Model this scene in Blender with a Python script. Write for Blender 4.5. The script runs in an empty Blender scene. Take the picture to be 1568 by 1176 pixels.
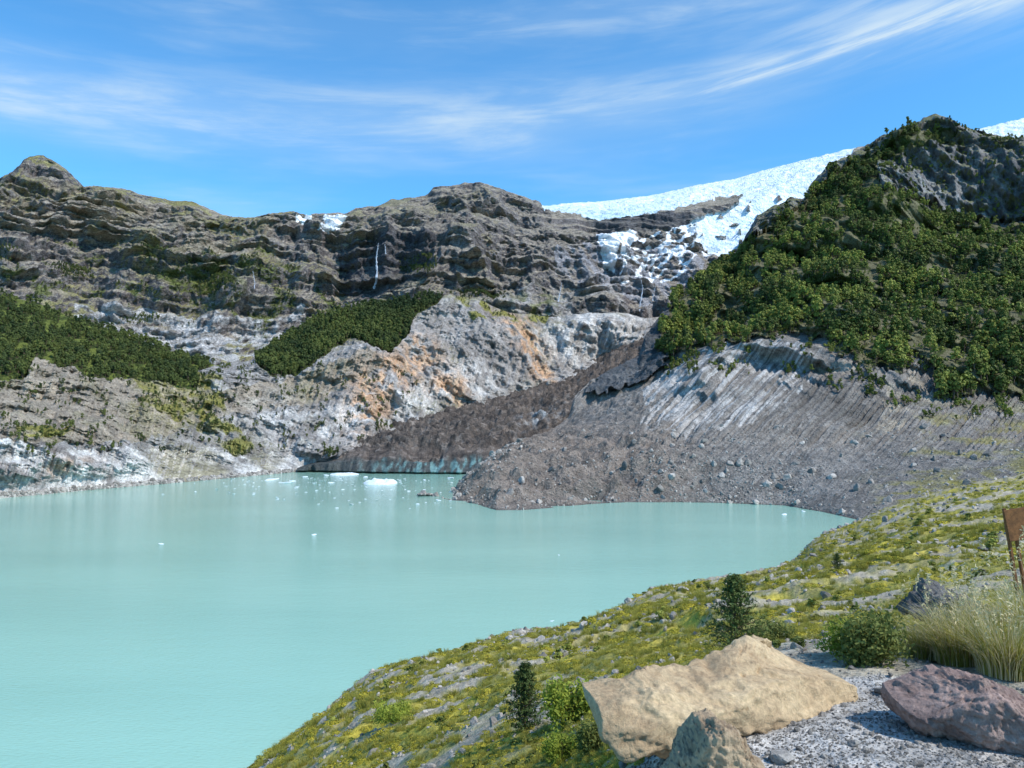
import bpy, numpy as np, math, random
from mathutils import Vector
random.seed(5); R=np.random.default_rng(7)
F=1184.; CX=784.; CY=588.; P=math.atan(62/1184.); H=40.
sP,cP=math.sin(P),math.cos(P)
scene=bpy.context.scene
def unproj(px,py,Y):
    yu=(CY-py)/F; d=cP-sP*yu
    return Y*(px-CX)/F/d, H+Y*(sP+cP*yu)/d
def watY(py):
    yu=(CY-py)/F; d=cP-sP*yu
    return -H*d/(sP+cP*yu)
def py_of(Y,z):
    t=(z-H)/Y; return CY-F*(t*cP-sP)/(cP+t*sP)
# ---------- noise
perm=R.permutation(256).astype(np.int32); perm=np.concatenate([perm,perm,perm])
G=R.normal(size=(256,3)); G/=np.linalg.norm(G,axis=1)[:,None]; G=G.astype(np.float32)
G=np.concatenate([G,G,G]);g0,g1,g2=[np.ascontiguousarray(G[:,i]) for i in range(3)]
def pn(x,y,z):
    x,y,z=np.broadcast_arrays(np.asarray(x,np.float32),np.asarray(y,np.float32),np.asarray(z,np.float32))
    sh=x.shape;x=x.ravel();y=y.ravel();z=z.ravel();out=np.empty(x.size,np.float32);CH=60000
    for s in range(0,x.size,CH):
        out[s:s+CH]=_pn(x[s:s+CH],y[s:s+CH],z[s:s+CH])
    return out.reshape(sh)
def _pn(x,y,z):
    xf=np.floor(x);yf=np.floor(y);zf=np.floor(z)
    fx=x-xf;fy=y-yf;fz=z-zf
    xi=xf.astype(np.int32)&255;yi=yf.astype(np.int32)&255;zi=zf.astype(np.int32)&255
    u=fx*fx*fx*(fx*(fx*6-15)+10);v=fy*fy*fy*(fy*(fy*6-15)+10);w=fz*fz*fz*(fz*(fz*6-15)+10)
    out=0
    for a in (0,1):
        wa=u if a else 1-u
        A=perm.take(xi+a)+yi
        for b in (0,1):
            wb=wa*(v if b else 1-v)
            B=perm.take(A+b)+zi
            for c in (0,1):
                g=perm.take(B+c)
                out=out+wb*(w if c else 1-w)*(g0.take(g)*(fx-a)+g1.take(g)*(fy-b)+g2.take(g)*(fz-c))
    return out*1.5
def fbm(x,y,z=0.,o=4,g=.5):
    s=0;a=1;t=0;f=1
    for i in range(o):
        s=s+a*pn(x*f+i*17.3,y*f+i*9.1,z*f+i*5.7);t+=a;a*=g;f*=2.03
    return s/t*1.4
def rid(x,y,z=0.,o=4):
    s=0;a=1;t=0;f=1
    for i in range(o):
        s=s+a*(1-2*np.abs(pn(x*f+i*11.3,y*f+i*7.1,z*f+i*3.7)));t+=a;a*=.5;f*=2.07
    return s/t
def sst(a,b,x):
    t=np.clip((x-a)/(b-a),0,1); return t*t*(3-2*t)
def poly(px,py,pts):
    ins=np.zeros(px.shape,bool);n=len(pts)
    for i in range(n):
        x0,y0=pts[i];x1,y1=pts[(i+1)%n]
        if y0==y1: continue
        ins^=((y0>py)!=(y1>py))&(px<(x1-x0)*(py-y0)/(y1-y0)+x0)
    return ins
def blob(px,py,cx,cy,rx,ry,ang=0):
    a=math.radians(ang);dx=px-cx;dy=py-cy
    u=(dx*math.cos(a)+dy*math.sin(a))/rx;v=(-dx*math.sin(a)+dy*math.cos(a))/ry
    return np.exp(-(u*u+v*v))
# ---------- lofts
def curve(pts,cols):
    a=np.array([(p[0],p[1],1/(watY(p[1]) if p[2] is None else p[2])) for p in pts])
    return [np.interp(cols,a[:,0],a[:,1]),np.interp(cols,a[:,0],a[:,2])]
def curvez(pts,cols):
    a=np.array(pts,float)
    r=np.interp(cols,a[:,0],a[:,1]);z=np.interp(cols,a[:,0],a[:,2])
    return [py_of(r,z),1/r]
def shift(c,dr,dz,cols):
    Y=1/c[1]; x,z=unproj(cols,c[0],Y); Y2=Y+dr; return [py_of(Y2,z+dz),1/Y2]
def loft(curves,rows,cols):
    PY=[];IY=[]
    for i in range(len(curves)-1):
        s=np.linspace(0,1,rows[i],endpoint=(i==len(curves)-2))[:,None]
        PY.append(curves[i][0]*(1-s)+curves[i+1][0]*s); IY.append(curves[i][1]*(1-s)+curves[i+1][1]*s)
    PY=np.vstack(PY);Y=1/np.vstack(IY);PX=np.broadcast_to(cols,PY.shape).copy()
    x,z=unproj(PX,PY,Y)
    return PX,PY,x,Y,z
def radial(x,y,d):
    l=np.sqrt(x*x+y*y); return x+x/l*d,y+y/l*d
def nrmz(x,y,z):
    p=np.stack([x,y,z],-1)
    du=np.gradient(p,axis=1);dv=np.gradient(p,axis=0)
    n=np.cross(du,dv);n/=np.linalg.norm(n,axis=-1)[...,None]+1e-9
    n*=np.sign(n[...,2:3]+1e-9)
    return n
def gridmesh(name,x,y,z,col,mat,fmask=None):
    nr,nc=x.shape
    idx=np.arange(nr*nc).reshape(nr,nc)
    q=np.stack([idx[:-1,:-1],idx[:-1,1:],idx[1:,1:],idx[1:,:-1]],-1).reshape(-1,4)
    co=np.stack([x,y,z],-1).reshape(-1,3);c=col.reshape(-1,3)
    if fmask is not None:
        q=q[fmask[:-1,:-1].reshape(-1)]
        used,inv=np.unique(q,return_inverse=True); q=inv.reshape(-1,4); co=co[used]; c=c[used]
    return rawmesh(name,co,q,mat,c)
def rawmesh(name,co,q,mat,col=None,smooth=True,link=True):
    me=bpy.data.meshes.new(name)
    k=q.shape[1]
    me.vertices.add(len(co));me.vertices.foreach_set('co',np.ascontiguousarray(co,dtype=np.float32).ravel())
    me.loops.add(q.size);me.loops.foreach_set('vertex_index',q.astype(np.int32).ravel())
    me.polygons.add(len(q));me.polygons.foreach_set('loop_start',np.arange(0,q.size,k,dtype=np.int32))
    me.update(calc_edges=True)
    if not smooth: me.shade_flat()
    if col is not None:
        at=me.color_attributes.new('Col','FLOAT_COLOR','POINT')
        cc=np.ones((len(co),4),np.float32);cc[:,:3]=np.clip(col,0,1);at.data.foreach_set('color',cc.ravel())
    me.materials.append(mat)
    ob=bpy.data.objects.new(name,me)
    if link: scene.collection.objects.link(ob)
    return ob
# ---------- materials
def nodes(mat):
    mat.use_nodes=True; return mat.node_tree,mat.node_tree.nodes,mat.node_tree.links
def terr_mat(name,scales,bumpd,var=.5,rough=.95,spec=.15,stretch=(1,1,1)):
    m=bpy.data.materials.new(name);nt,N,L=nodes(m);b=N['Principled BSDF']
    b.inputs['Roughness'].default_value=rough;b.inputs['Specular IOR Level'].default_value=spec
    at=N.new('ShaderNodeAttribute');at.attribute_name='Col'
    tc=N.new('ShaderNodeTexCoord');mp=N.new('ShaderNodeMapping');mp.inputs['Scale'].default_value=stretch;L.new(tc.outputs['Object'],mp.inputs[0])
    cur=at.outputs['Color'];h=None
    for i,s in enumerate(scales):
        n=N.new('ShaderNodeTexNoise');n.inputs['Scale'].default_value=s;n.inputs['Detail'].default_value=4;n.inputs['Roughness'].default_value=.68
        L.new(mp.outputs[0],n.inputs['Vector'])
        mr=N.new('ShaderNodeMapRange');mr.inputs[1].default_value=.3;mr.inputs[2].default_value=.7;mr.inputs[3].default_value=1-var;mr.inputs[4].default_value=1+var
        L.new(n.outputs['Fac'],mr.inputs[0])
        mx=N.new('ShaderNodeVectorMath');mx.operation='SCALE';L.new(cur,mx.inputs[0]);L.new(mr.outputs[0],mx.inputs['Scale']);cur=mx.outputs[0]
        bp=N.new('ShaderNodeBump');bp.inputs['Strength'].default_value=1.;bp.inputs['Distance'].default_value=bumpd[i]
        L.new(n.outputs['Fac'],bp.inputs['Height'])
        if h is not None:L.new(h,bp.inputs['Normal'])
        h=bp.outputs[0]
    L.new(cur,b.inputs['Base Color']);L.new(h,b.inputs['Normal'])
    return m
M_far=terr_mat('mountain_rock',[.05,.2],[8,4.5],.42,stretch=(1,1,2.6))
M_mid=terr_mat('cliff_rock',[.12,.6],[6,1.9],.38,stretch=(1,1,1))
M_scree=terr_mat('scree',[.15,.9],[4.,1.5],.38)
M_ice=terr_mat('glacier_ice',[.03,.12],[10,4],.06,.5,.4)
M_ground=terr_mat('meadow_ground',[1.5,9,40],[.16,.06,.012],.3)
def foliage(name,c1,c2,tr=.25,big=0.):
    m=bpy.data.materials.new(name);nt,N,L=nodes(m);b=N['Principled BSDF']
    def mt(op,a,v):
        k=N.new('ShaderNodeMath');k.operation=op;L.new(a,k.inputs[0])
        if isinstance(v,float):k.inputs[1].default_value=v
        else:L.new(v,k.inputs[1])
        return k.outputs[0]
    oi=N.new('ShaderNodeObjectInfo');g=N.new('ShaderNodeNewGeometry')
    f=mt('ADD',mt('MULTIPLY',oi.outputs['Random'],.6 if not big else .5),mt('MULTIPLY',g.outputs['Random Per Island'],.4 if not big else .35))
    if big:
        n=N.new('ShaderNodeTexNoise');n.inputs['Scale'].default_value=big;n.inputs['Detail'].default_value=3;L.new(oi.outputs['Location'],n.inputs['Vector'])
        f=mt('ADD',f,mt('MULTIPLY',mt('SUBTRACT',n.outputs['Fac'],.50),2.4))
    cr=N.new('ShaderNodeValToRGB');cr.color_ramp.elements[0].color=(*c1,1);cr.color_ramp.elements[1].color=(*c2,1)
    L.new(f,cr.inputs[0]);L.new(cr.outputs[0],b.inputs['Base Color'])
    b.inputs['Roughness'].default_value=.7;b.inputs['Specular IOR Level'].default_value=.2
    if tr:
        t=N.new('ShaderNodeBsdfTranslucent');L.new(cr.outputs[0],t.inputs[0]);mx=N.new('ShaderNodeMixShader');mx.inputs[0].default_value=tr
        L.new(b.outputs[0],mx.inputs[1]);L.new(t.outputs[0],mx.inputs[2]);L.new(mx.outputs[0],N['Material Output'].inputs[0])
    return m
def plain(name,c,rough=.9,c2=None,scale=8,bump=.02,island=False,spec=.2,fine=0):
    m=bpy.data.materials.new(name);nt,N,L=nodes(m);b=N['Principled BSDF'];b.inputs['Roughness'].default_value=rough;b.inputs['Specular IOR Level'].default_value=spec
    tc=N.new('ShaderNodeTexCoord');n=N.new('ShaderNodeTexNoise');n.inputs['Scale'].default_value=scale;n.inputs['Detail'].default_value=8;n.inputs['Roughness'].default_value=.68
    L.new(tc.outputs['Object'],n.inputs['Vector'])
    cr=N.new('ShaderNodeValToRGB');cr.color_ramp.elements[0].position=.35;cr.color_ramp.elements[1].position=.65
    cr.color_ramp.elements[0].color=(*(c2 or [v*.6 for v in c]),1);cr.color_ramp.elements[1].color=(*c,1);L.new(n.outputs['Fac'],cr.inputs[0])
    out=cr.outputs[0]
    if island:
        oi=N.new('ShaderNodeObjectInfo');mr=N.new('ShaderNodeMapRange');mr.inputs[3].default_value=.5;mr.inputs[4].default_value=1.4;L.new(oi.outputs['Random'],mr.inputs[0])
        vm=N.new('ShaderNodeVectorMath');vm.operation='SCALE';L.new(out,vm.inputs[0]);L.new(mr.outputs[0],vm.inputs['Scale']);out=vm.outputs[0]
    bp=N.new('ShaderNodeBump');bp.inputs['Strength'].default_value=.8;bp.inputs['Distance'].default_value=bump;L.new(n.outputs['Fac'],bp.inputs['Height']);last=bp.outputs[0]
    if fine:
        n2=N.new('ShaderNodeTexNoise');n2.inputs['Scale'].default_value=fine;n2.inputs['Detail'].default_value=6;n2.inputs['Roughness'].default_value=.75;L.new(tc.outputs['Object'],n2.inputs['Vector'])
        b2=N.new('ShaderNodeBump');b2.inputs['Strength'].default_value=1.;b2.inputs['Distance'].default_value=.4/fine;L.new(n2.outputs['Fac'],b2.inputs['Height']);L.new(last,b2.inputs['Normal']);last=b2.outputs[0]
        mr=N.new('ShaderNodeMapRange');mr.inputs[1].default_value=.35;mr.inputs[2].default_value=.65;mr.inputs[3].default_value=.66;mr.inputs[4].default_value=1.15;L.new(n2.outputs['Fac'],mr.inputs[0])
        vm=N.new('ShaderNodeVectorMath');vm.operation='SCALE';L.new(out,vm.inputs[0]);L.new(mr.outputs[0],vm.inputs['Scale']);out=vm.outputs[0]
    L.new(out,b.inputs['Base Color']);L.new(last,b.inputs['Normal'])
    return m
C=lambda *a:np.array(a,np.float64)
def mixc(col,m,c): return col*(1-m[...,None])+np.asarray(c)*m[...,None]

# ================= A: back mountain range =================
cols=np.linspace(-250,1750,1400)
a0=curve([(-400,600,1150),(0,590,1150),(330,600,1200),(600,600,1250),(850,590,1350),(1000,560,1400),(1900,560,1500)],cols)
a1=curve([(-400,480,1350),(0,470,1350),(150,480,1400),(330,520,1400),(450,500,1450),(690,450,1450),(850,490,1450),(980,480,1500),(1100,440,1600),(1900,400,1700)],cols)
a2=curve([(-400,380,1480),(0,365,1450),(130,375,1500),(330,425,1550),(500,425,1570),(520,450,1570),(650,445,1570),(690,385,1600),(830,400,1650),(950,400,1750),(1060,385,1800),(1900,330,1900)],cols)
a3=curve([(-400,350,1580),(0,320,1560),(130,330,1600),(330,378,1680),(500,370,1660),(540,362,1610),(650,362,1620),(700,330,1780),(830,352,1900),(912,356,1940),(1060,354,1980),(1140,345,2000),(1300,290,2100),(1900,250,2200)],cols)
a3b=curve([(-400,345,1600),(0,312,1580),(130,326,1620),(330,372,1700),(540,350,1680),(700,322,1800),(830,338,1920),(912,335,1950),(1000,328,1990),(1060,324,2010),(1140,312,2060),(1300,270,2150),(1900,235,2250)],cols)
sky=[(-400,320,1750),(-150,300,1750),(-40,285,1720),(0,273,1700),(20,265,1700),(36,250,1700),(46,245,1700),(66,243,1700),(84,251,1700),(98,262,1720),(112,277,1740),(130,293,1760),(160,294,1780),(185,296,1800),(215,306,1810),(245,308,1820),(270,314,1850),(300,318,1900),(330,330,1900),(360,339,1900),(385,341,1900),(410,334,1900),(440,332,1900),(470,335,1940),(500,331,1950),(530,331,1950),(545,321,1980),(575,319,1980),(600,310,2000),(635,304,2000),(655,299,2000),(663,291,2000),(690,286,2000),(712,280,2000),(735,284,2000),(765,288,2000),(785,298,2050),(815,309,2100),(832,316,2200),(870,311,2300),(915,309,2400),(1000,299,2450),(1045,289,2450),(1070,283,2450),(1130,273,2500),(1180,258,2500),(1240,243,2500),(1300,228,2500),(1400,222,2550),(1480,203,2600),(1530,190,2600),(1568,181,2600),(1640,178,2600),(1900,230,2600)]
a4=curve(sky,cols); a5=shift(a4,500,-200,cols)
PX,PY,x,y,z=loft([a0,a1,a2,a3,a3b,a4,a5],[60,125,120,90,60,100,14],cols)
pxn=PX+10*fbm(PX/40,PY/40,3.,3);pyn=PY+6*fbm(PX/30,PY/30,8.,3)
icep=[(826,300),(1000,280),(1300,180),(1325,215),(1250,290),(1228,308),(1196,316),(1172,344),(1150,370),(1124,394),(1098,402),(1084,386),(1062,378),(1068,352),(1052,342),(1078,332),(1116,324),(1138,303),(1100,303),(1062,317),(1000,329),(960,334),(915,338),(880,329),(832,327)]
pxi=PX+6*fbm(PX/9,PY/9,3.,3);pyi=PY+3.5*fbm(PX/9,PY/9,8.,3)
ice=poly(pxi,pyi,icep)|((PX>1440)&(pyi<240))
ice&=~((fbm(PX/15,PY/9,31.,4)>.5)&(PY>300)&(PX>1060))
snow=poly(pxi,pyi,[(912,362),(976,359),(974,374),(955,385),(946,402),(942,424),(926,420),(918,392)])|poly(pxi,pyi,[(494,346),(526,337),(531,345),(512,360),(484,366),(500,354)])|poly(pxi,pyi,[(455,350),(478,347),(476,353),(456,356)])
snow|=((rid(PX/30+PY/26,PY/30-PX/60,4.,3)>.68)&poly(pxn,pyn,[(930,390),(1060,345),(1095,395),(1050,430),(950,450)]))
icef=ice.astype(float)
sk=np.interp(PX,[s[0] for s in sky],[s[1] for s in sky])
top=sst(-6,26,PY-sk)*.65+.35
rk=top*(1-.85*icef)*(1-.7*sst(800,860,PX)*sst(372,340,PY))
w=z+40*fbm(x/300,y/300,z/400,3)+.05*x+11*fbm(x/55,y/55,0.,3)
def strata(w,h,c0):
    k=w/h;fr=k-np.floor(k); return (sst(c0,1,fr)-fr)
smk=.5+.75*sst(-.3,.35,fbm(x/170,y/170,z/80,3))
d=(48*strata(w,57.,.6)+25*strata(w+9,21.,.6))*smk
d=d+95*fbm(x/230,y/500,z/400,3)
d=d-58*rid(x/125,y/300,z/600,2)-24*rid(x/42+w/300,y/90,z/260,3)-8*rid(x/11,y/22,z/30,3)
x,y=radial(x,y,d*rk)
z=z+rk*(8*fbm(x/90,y/90,0.,3)+6*rid(x/30,y/30,0.,4)-2)+icef*(11*rid(x/60+y/90,y/45,0.,3)-4)*sst(-2,14,PY-sk)+ (ice&(PY<330))*3*fbm(x/20,y/20,2.,3)
n=nrmz(x,y,z);nz=n[...,2]
band=fbm(x/300,y/300,w/11.,3);b2=fbm(x/50,y/50,z/40.,4);pt=fbm(x/160,y/160,z/160,3);vs=fbm(x/9,y/9,z/55,3)
col=np.ones(x.shape+(3,))*C(.20,.182,.182)
col=mixc(col,.8*sst(-.15,.5,band),C(.34,.31,.295))
col=mixc(col,.65*sst(0,.5,b2),C(.09,.086,.098))
col=mixc(col,.4*sst(.1,.5,vs),C(.42,.40,.40))
col=mixc(col,.5*sst(.1,.5,pt),C(.27,.23,.22))
tl=poly(pxn,pyn,[(-300,300),(130,295),(340,335),(420,345),(420,420),(250,400),(130,360),(-300,350)])*.6*sst(-.3,.3,b2);col=mixc(col,tl,C(.38,.315,.21))
led=sst(.5,.78,nz)
col=mixc(col,led*.65,C(.44,.375,.28))
gn=fbm(x/120,y/120,5.,3)
gr=led*sst(-.1,.3,gn)*(pxn<760)*(.4+.6*sst(640,380,pxn))
col=mixc(col,gr*.75,C(.26,.245,.075))
g2_=sst(.12,.3,fbm(x/70,y/70,z/45,4))*poly(pxn,pyn,[(-300,380),(60,370),(230,385),(420,400),(520,470),(470,520),(200,510),(-300,470)])*sst(.3,.6,nz+.15);col=mixc(col,g2_*.85,C(.13,.16,.04))
pale=poly(pxn,pyn,[(110,470),(230,478),(300,490),(440,490),(470,470),(470,600),(250,600),(120,520)])*sst(-.35,.1,fbm(x/40,y/40,z/14.,3))
col=mixc(col,pale*.85,C(.62,.61,.61))
pale2=poly(pxn,pyn,[(690,470),(860,440),(1000,430),(1000,600),(690,600)])*sst(-.2,.3,fbm(x/50,y/50,z/50.,3))
col=mixc(col,pale2*.6,C(.54,.52,.51))
g3=poly(pxn,pyn,[(850,385),(1000,380),(1090,395),(1060,440),(990,480),(850,430)])*sst(-.3,.3,fbm(PX/12-PY/18,PY/30,2.,3))
col=mixc(col,g3*.75,C(.47,.47,.51))
gp=(blob(pxn,pyn,820,478,45,26)+blob(pxn,pyn,330,450,50,30)+blob(pxn,pyn,235,410,30,20))*sst(-.1,.3,fbm(x/30,y/30,z/30.,3))
col=mixc(col,np.clip(gp,0,1)*.8,C(.17,.19,.04))
alc_shade=poly(pxn,pyn,[(515,385),(560,372),(650,366),(668,385),(655,445),(560,465),(520,448)])*1.
col=mixc(col,alc_shade*.6,C(.06,.065,.085))  # shadow of the waterfall alcove painted into the rock colour
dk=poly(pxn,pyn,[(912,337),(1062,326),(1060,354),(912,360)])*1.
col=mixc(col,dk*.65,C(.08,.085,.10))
cre=sst(.25,.7,rid(x/34+y/70,y/45,1.,3))
icol=C(.90,.92,.94)*np.ones_like(col);icol=mixc(icol,cre*.55,C(.48,.68,.80))
icol=mixc(icol,sst(308,334,PY)*sst(1080,1000,PX)*.55,C(.42,.63,.73))
icol=mixc(icol,sst(.3,.7,fbm(x/50,y/50,2.,4))*.4,C(.55,.55,.56))
icol=np.where((snow&~ice)[...,None],C(.90,.92,.94)*np.ones_like(icol),icol)
sn=(ice|snow)
ccol=np.where(sn[...,None],icol,col)
A=dict(px=PX,py=PY,x=x,y=y,z=z)
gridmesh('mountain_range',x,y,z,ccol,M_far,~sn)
gridmesh('glacier',x,y,z,ccol,M_ice,ice&sn)
gridmesh('snow_patch',x,y,z,ccol,M_ice,snow&~ice)
def find(g,px,py):
    yy=g['y']
    t=(g['z']-H)/yy; yu=(t*cP-sP)/(cP+t*sP); dd=cP-sP*yu
    qx=CX+F*g['x']/yy*dd; qy=CY-F*yu
    s=(qx-px)**2+(qy-py)**2
    m=s<s.min()+3; i=np.argmin(np.where(m,yy,1e9)); 
    return np.array([g['x'].flat[i],yy.flat[i],g['z'].flat[i]])
M_wf=plain('falling_water',(.50,.55,.62),.5,(.24,.28,.34),.15,.2)
def waterfall(pts,wd):
    P3=[]
    for (a,b) in pts:
        q=find(A,a,b); q=q*1.; l=np.hypot(q[0],q[1]); q[:2]*=(l-6)/l; P3.append(q)
    ym=min(p[1] for p in P3)
    co=[];q4=[];N=40;path=np.array(P3);tt=np.linspace(0,len(path)-1,N)
    for i,t in enumerate(tt):
        c=[np.interp(t,range(len(path)),path[:,k]) for k in range(3)]
        c[1]=min(c[1],ym+8+(c[1]-ym)*.3);c[0]+=random.uniform(-.5,.5)
        ww=wd*(.3+.7*i/N)*(1+.6*random.uniform(-1,1))
        for k in range(4):
            co.append((c[0]+ww*(k/3-.5)+random.uniform(-.3,.3),c[1]-1.2*math.sin(k/3*math.pi),c[2]))
        if i:
            for k in range(3):q4.append(((i-1)*4+k,(i-1)*4+k+1,i*4+k+1,i*4+k))
    rawmesh('waterfall',np.array(co),np.array(q4),M_wf)
waterfall([(581,376),(578,400),(575,425),(574,447)],4.2)
waterfall([(590,376),(589,390)],2)
waterfall([(975,430),(978,450),(980,476)],2.6)
waterfall([(856,442),(856,462)],2)
waterfall([(393,420),(391,443)],1.8)
waterfall([(1000,440),(999,462)],1.8)

# ================= BC: left slope and orange cliffs =================
cols=np.linspace(-250,1060,950)
b1p=[(-400,800,None),(0,763,None),(60,758,None),(130,751,None),(240,742,None),(330,734,None),(430,725,None),(480,720,None),(520,700,690),(560,672,760),(650,646,850),(760,618,950),(850,592,1050),(900,570,1100),(960,530,1150),(1000,505,1200),(1060,500,1250)]
b1=curve(b1p,cols);b0=shift(b1,-25,-14,cols)
b2_=curve([(-400,700,440),(0,672,470),(60,682,490),(130,686,520),(240,690,580),(330,690,640),(430,688,700),(500,670,745),(560,640,800),(650,622,880),(760,596,990),(850,570,1090),(900,552,1130),(960,515,1190),(1060,490,1260)],cols)
b3=curve([(-400,590,560),(0,585,600),(100,580,650),(250,590,720),(330,585,760),(400,590,800),(450,588,830),(540,560,880),(600,555,920),(680,540,980),(760,540,1040),(850,525,1130),(960,492,1200),(1060,480,1270)],cols)
b4p=[(-400,410,900),(0,453,900),(60,466,900),(110,488,900),(200,515,900),(260,538,900),(330,560,880),(390,553,900),(430,525,950),(480,492,1000),(560,470,1050),(620,462,1080),(690,452,1120),(740,462,1130),(780,480,1130),(850,486,1170),(900,481,1190),(960,481,1220),(1000,490,1240),(1060,480,1280)]
b4=curve(b4p,cols);b5=shift(b4,150,-35,cols)
PX,PY,x,y,z=loft([b0,b1,b2_,b3,b4,b5],[8,125,160,140,16],cols)
pxn=PX+9*fbm(PX/30,PY/30,13.,3);pyn=PY+7*fbm(PX/25,PY/25,18.,3)
bt=np.interp(PX,[s[0] for s in b4p],[s[1] for s in b4p])
top=sst(-2,20,PY-bt)*.7+.3
shore=sst(-1,18,z)
forL=poly(pxn,pyn,[(-400,380),(0,440),(110,482),(200,508),(335,560),(300,572),(300,600),(240,590),(150,582),(60,552),(30,585),(-400,600)])
knoll=poly(pxn,pyn,[(388,555),(430,518),(480,484),(560,462),(690,440),(672,462),(640,485),(622,520),(600,545),(575,535),(540,520),(500,545),(450,578),(415,575)])
fm=(forL|knoll)*1.
steep=1-.6*fm
fl=fbm((PX+.35*(PY-600))/9.,PY/70,z/90,3)
d=34*fbm(x/110,y/110,z/120,4)-26*rid(x/60,y/90,z/160,4)-9*rid(x/17,y/24,z/34,3)+8*fl-2.6*rid(x/5,y/5,z/7,2)+8*strata(z+.25*x+10*fbm(x/50,y/50,0.,2),17.,.6)*sst(-.1,.3,fbm(x/80,y/80,z/60,2))
x,y=radial(x,y,d*steep*top*shore)
z=z+shore*top*(3*fbm(x/40,y/40,0.,4)+1.8*rid(x/11,y/11,0.,3))
n=nrmz(x,y,z);nz=n[...,2]
f1=fbm(x/30,y/30,z/30,5);f2=fbm(x/90,y/90,z/70,4,);st=fbm((PX+.35*(PY-600))/5.,PY/55,2.,4)
col=np.ones(x.shape+(3,))*C(.34,.315,.295)
col=mixc(col,sst(-.2,.4,f1),C(.50,.475,.45))
col=mixc(col,.6*sst(0,.5,st),C(.20,.185,.178))
tan=poly(pxn,pyn,[(-400,560),(60,550),(230,590),(330,600),(420,590),(560,540),(600,560),(480,620),(330,640),(200,680),(0,675),(-400,690)])*1.
col=mixc(col,tan*.75,C(.40,.33,.245)); col=mixc(col,tan*.6*sst(.1,.5,f2),C(.54,.46,.35)); col=mixc(col,tan*.5*sst(.05,.45,f1),C(.24,.22,.12))
whi=poly(pxn,pyn,[(-400,690),(0,672),(130,690),(330,690),(480,700),(500,740),(-400,820)])*sst(-.5,.1,f1)
col=mixc(col,whi*.9,C(.78,.76,.725)); col=mixc(col,whi*.5*sst(.0,.5,f2),C(.66,.53,.37));col=mixc(col,whi*.6*sst(.1,.5,st),C(.42,.40,.385))
p=blob(pxn,pyn,650,610,80,26,-15)+blob(pxn,pyn,905,520,70,42,-20)+blob(pxn,pyn,520,650,70,20,-15)+.8*blob(pxn,pyn,720,590,60,20)+.5*blob(pxn,pyn,420,640,60,30)
col=mixc(col,np.clip(p*1.3,0,1)*.85*sst(-.35,.15,f1+st*.4),C(.76,.74,.71))
o=blob(pxn,pyn,568,615,28,44,15)+blob(pxn,pyn,648,540,28,18,30)+blob(pxn,pyn,690,600,26,24,30)+blob(pxn,pyn,800,515,17,48,-35)+blob(pxn,pyn,610,575,36,24,0)+.9*blob(pxn,pyn,826,565,15,30,-30)+.5*blob(pxn,pyn,110,715,40,15)
o=np.clip(o*1.5,0,1)*sst(-.3,.25,fbm(x/18,y/18,z/25,4))
col=mixc(col,o*.85,C(.72,.42,.23)); col=mixc(col,o*.6*sst(0,.4,st),C(.72,.58,.42))
rd=blob(pxn,pyn,740,500,40,30)+blob(pxn,pyn,600,590,30,14);col=mixc(col,np.clip(rd,0,1)*.6*sst(-.2,.3,f2),C(.30,.18,.15))
cv=sst(.35,.75,rid(x/14,y/20,z/26,3))*(1-fm);col=mixc(col,cv*.3,C(.14,.13,.125))
shr=poly(pxn,pyn,[(200,575),(300,600),(360,650),(400,690),(360,700),(300,660),(220,620)])|poly(pxn,pyn,[(20,650),(110,655),(120,668),(30,668)])|poly(pxn,pyn,[(270,570),(340,575),(345,640),(300,625)])|poly(pxn,pyn,[(690,440),(740,455),(850,470),(830,500),(780,490),(720,490)])
shr=shr*sst(-.2,.2,fbm(x/22,y/22,z/22,4));col=mixc(col,shr*.85,C(.24,.23,.04))
col=mixc(col,(sst(.72,.85,nz)*sst(0,.4,f2)*.6)*(PX>200),C(.24,.215,.09))
pf=fbm(PX/22,PY/9,9.,4)
col=mixc(col,fm,C(.055,.075,.02))
col=mixc(col,forL*sst(-.05,.25,pf)*.8,C(.17,.20,.045))
wet=sst(1.0,.2,z);col=mixc(col,wet*.4,C(.14,.14,.13))
Bg=dict(px=PX,py=PY,x=x,y=y,z=z,fm=(forL&(pf<.12))|knoll,forL=forL,knoll=knoll,shr=shr)
gridmesh('lakeside_cliff',x,y,z,col,M_mid)

# ================= D: debris covered glacier =================
cols=np.linspace(455,1040,480)
d1=curve([(440,724,None),(480,723,None),(560,725,None),(750,727,None),(1040,727,None)],cols);d0=shift(d1,-2,-6,cols)
d2=curve([(440,722,655),(480,711,655),(560,705,652),(650,702,650),(740,702,650),(1040,704,650)],cols)
d3=curve([(440,716,690),(500,704,690),(560,690,700),(650,676,700),(740,665,720),(850,640,760),(1040,600,800)],cols)
d4=curve([(440,714,700),(500,698,710),(560,668,780),(650,641,870),(760,612,970),(850,586,1070),(900,565,1110),(960,525,1160),(1000,500,1210),(1040,490,1220)],cols)
PX,PY,x,y,z=loft([d0,d1,d2,d3,d4],[4,60,90,140],cols)
zz=sst(8,14,z)
z=z+zz*(17*rid(x/50,y/30,0.,4)-8+6*rid(x/13,y/10,3.,3))
cf=sst(-1,2,z)*sst(22,10,z)
x,y=radial(x,y,-14*rid(x/26,2.,z/90,3)*cf-4*rid(x/6,3.,z/25,2)*cf+9)
f1=fbm(x/25,y/25,1.,4);st=fbm(x/5,2.,z/9,3)
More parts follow.
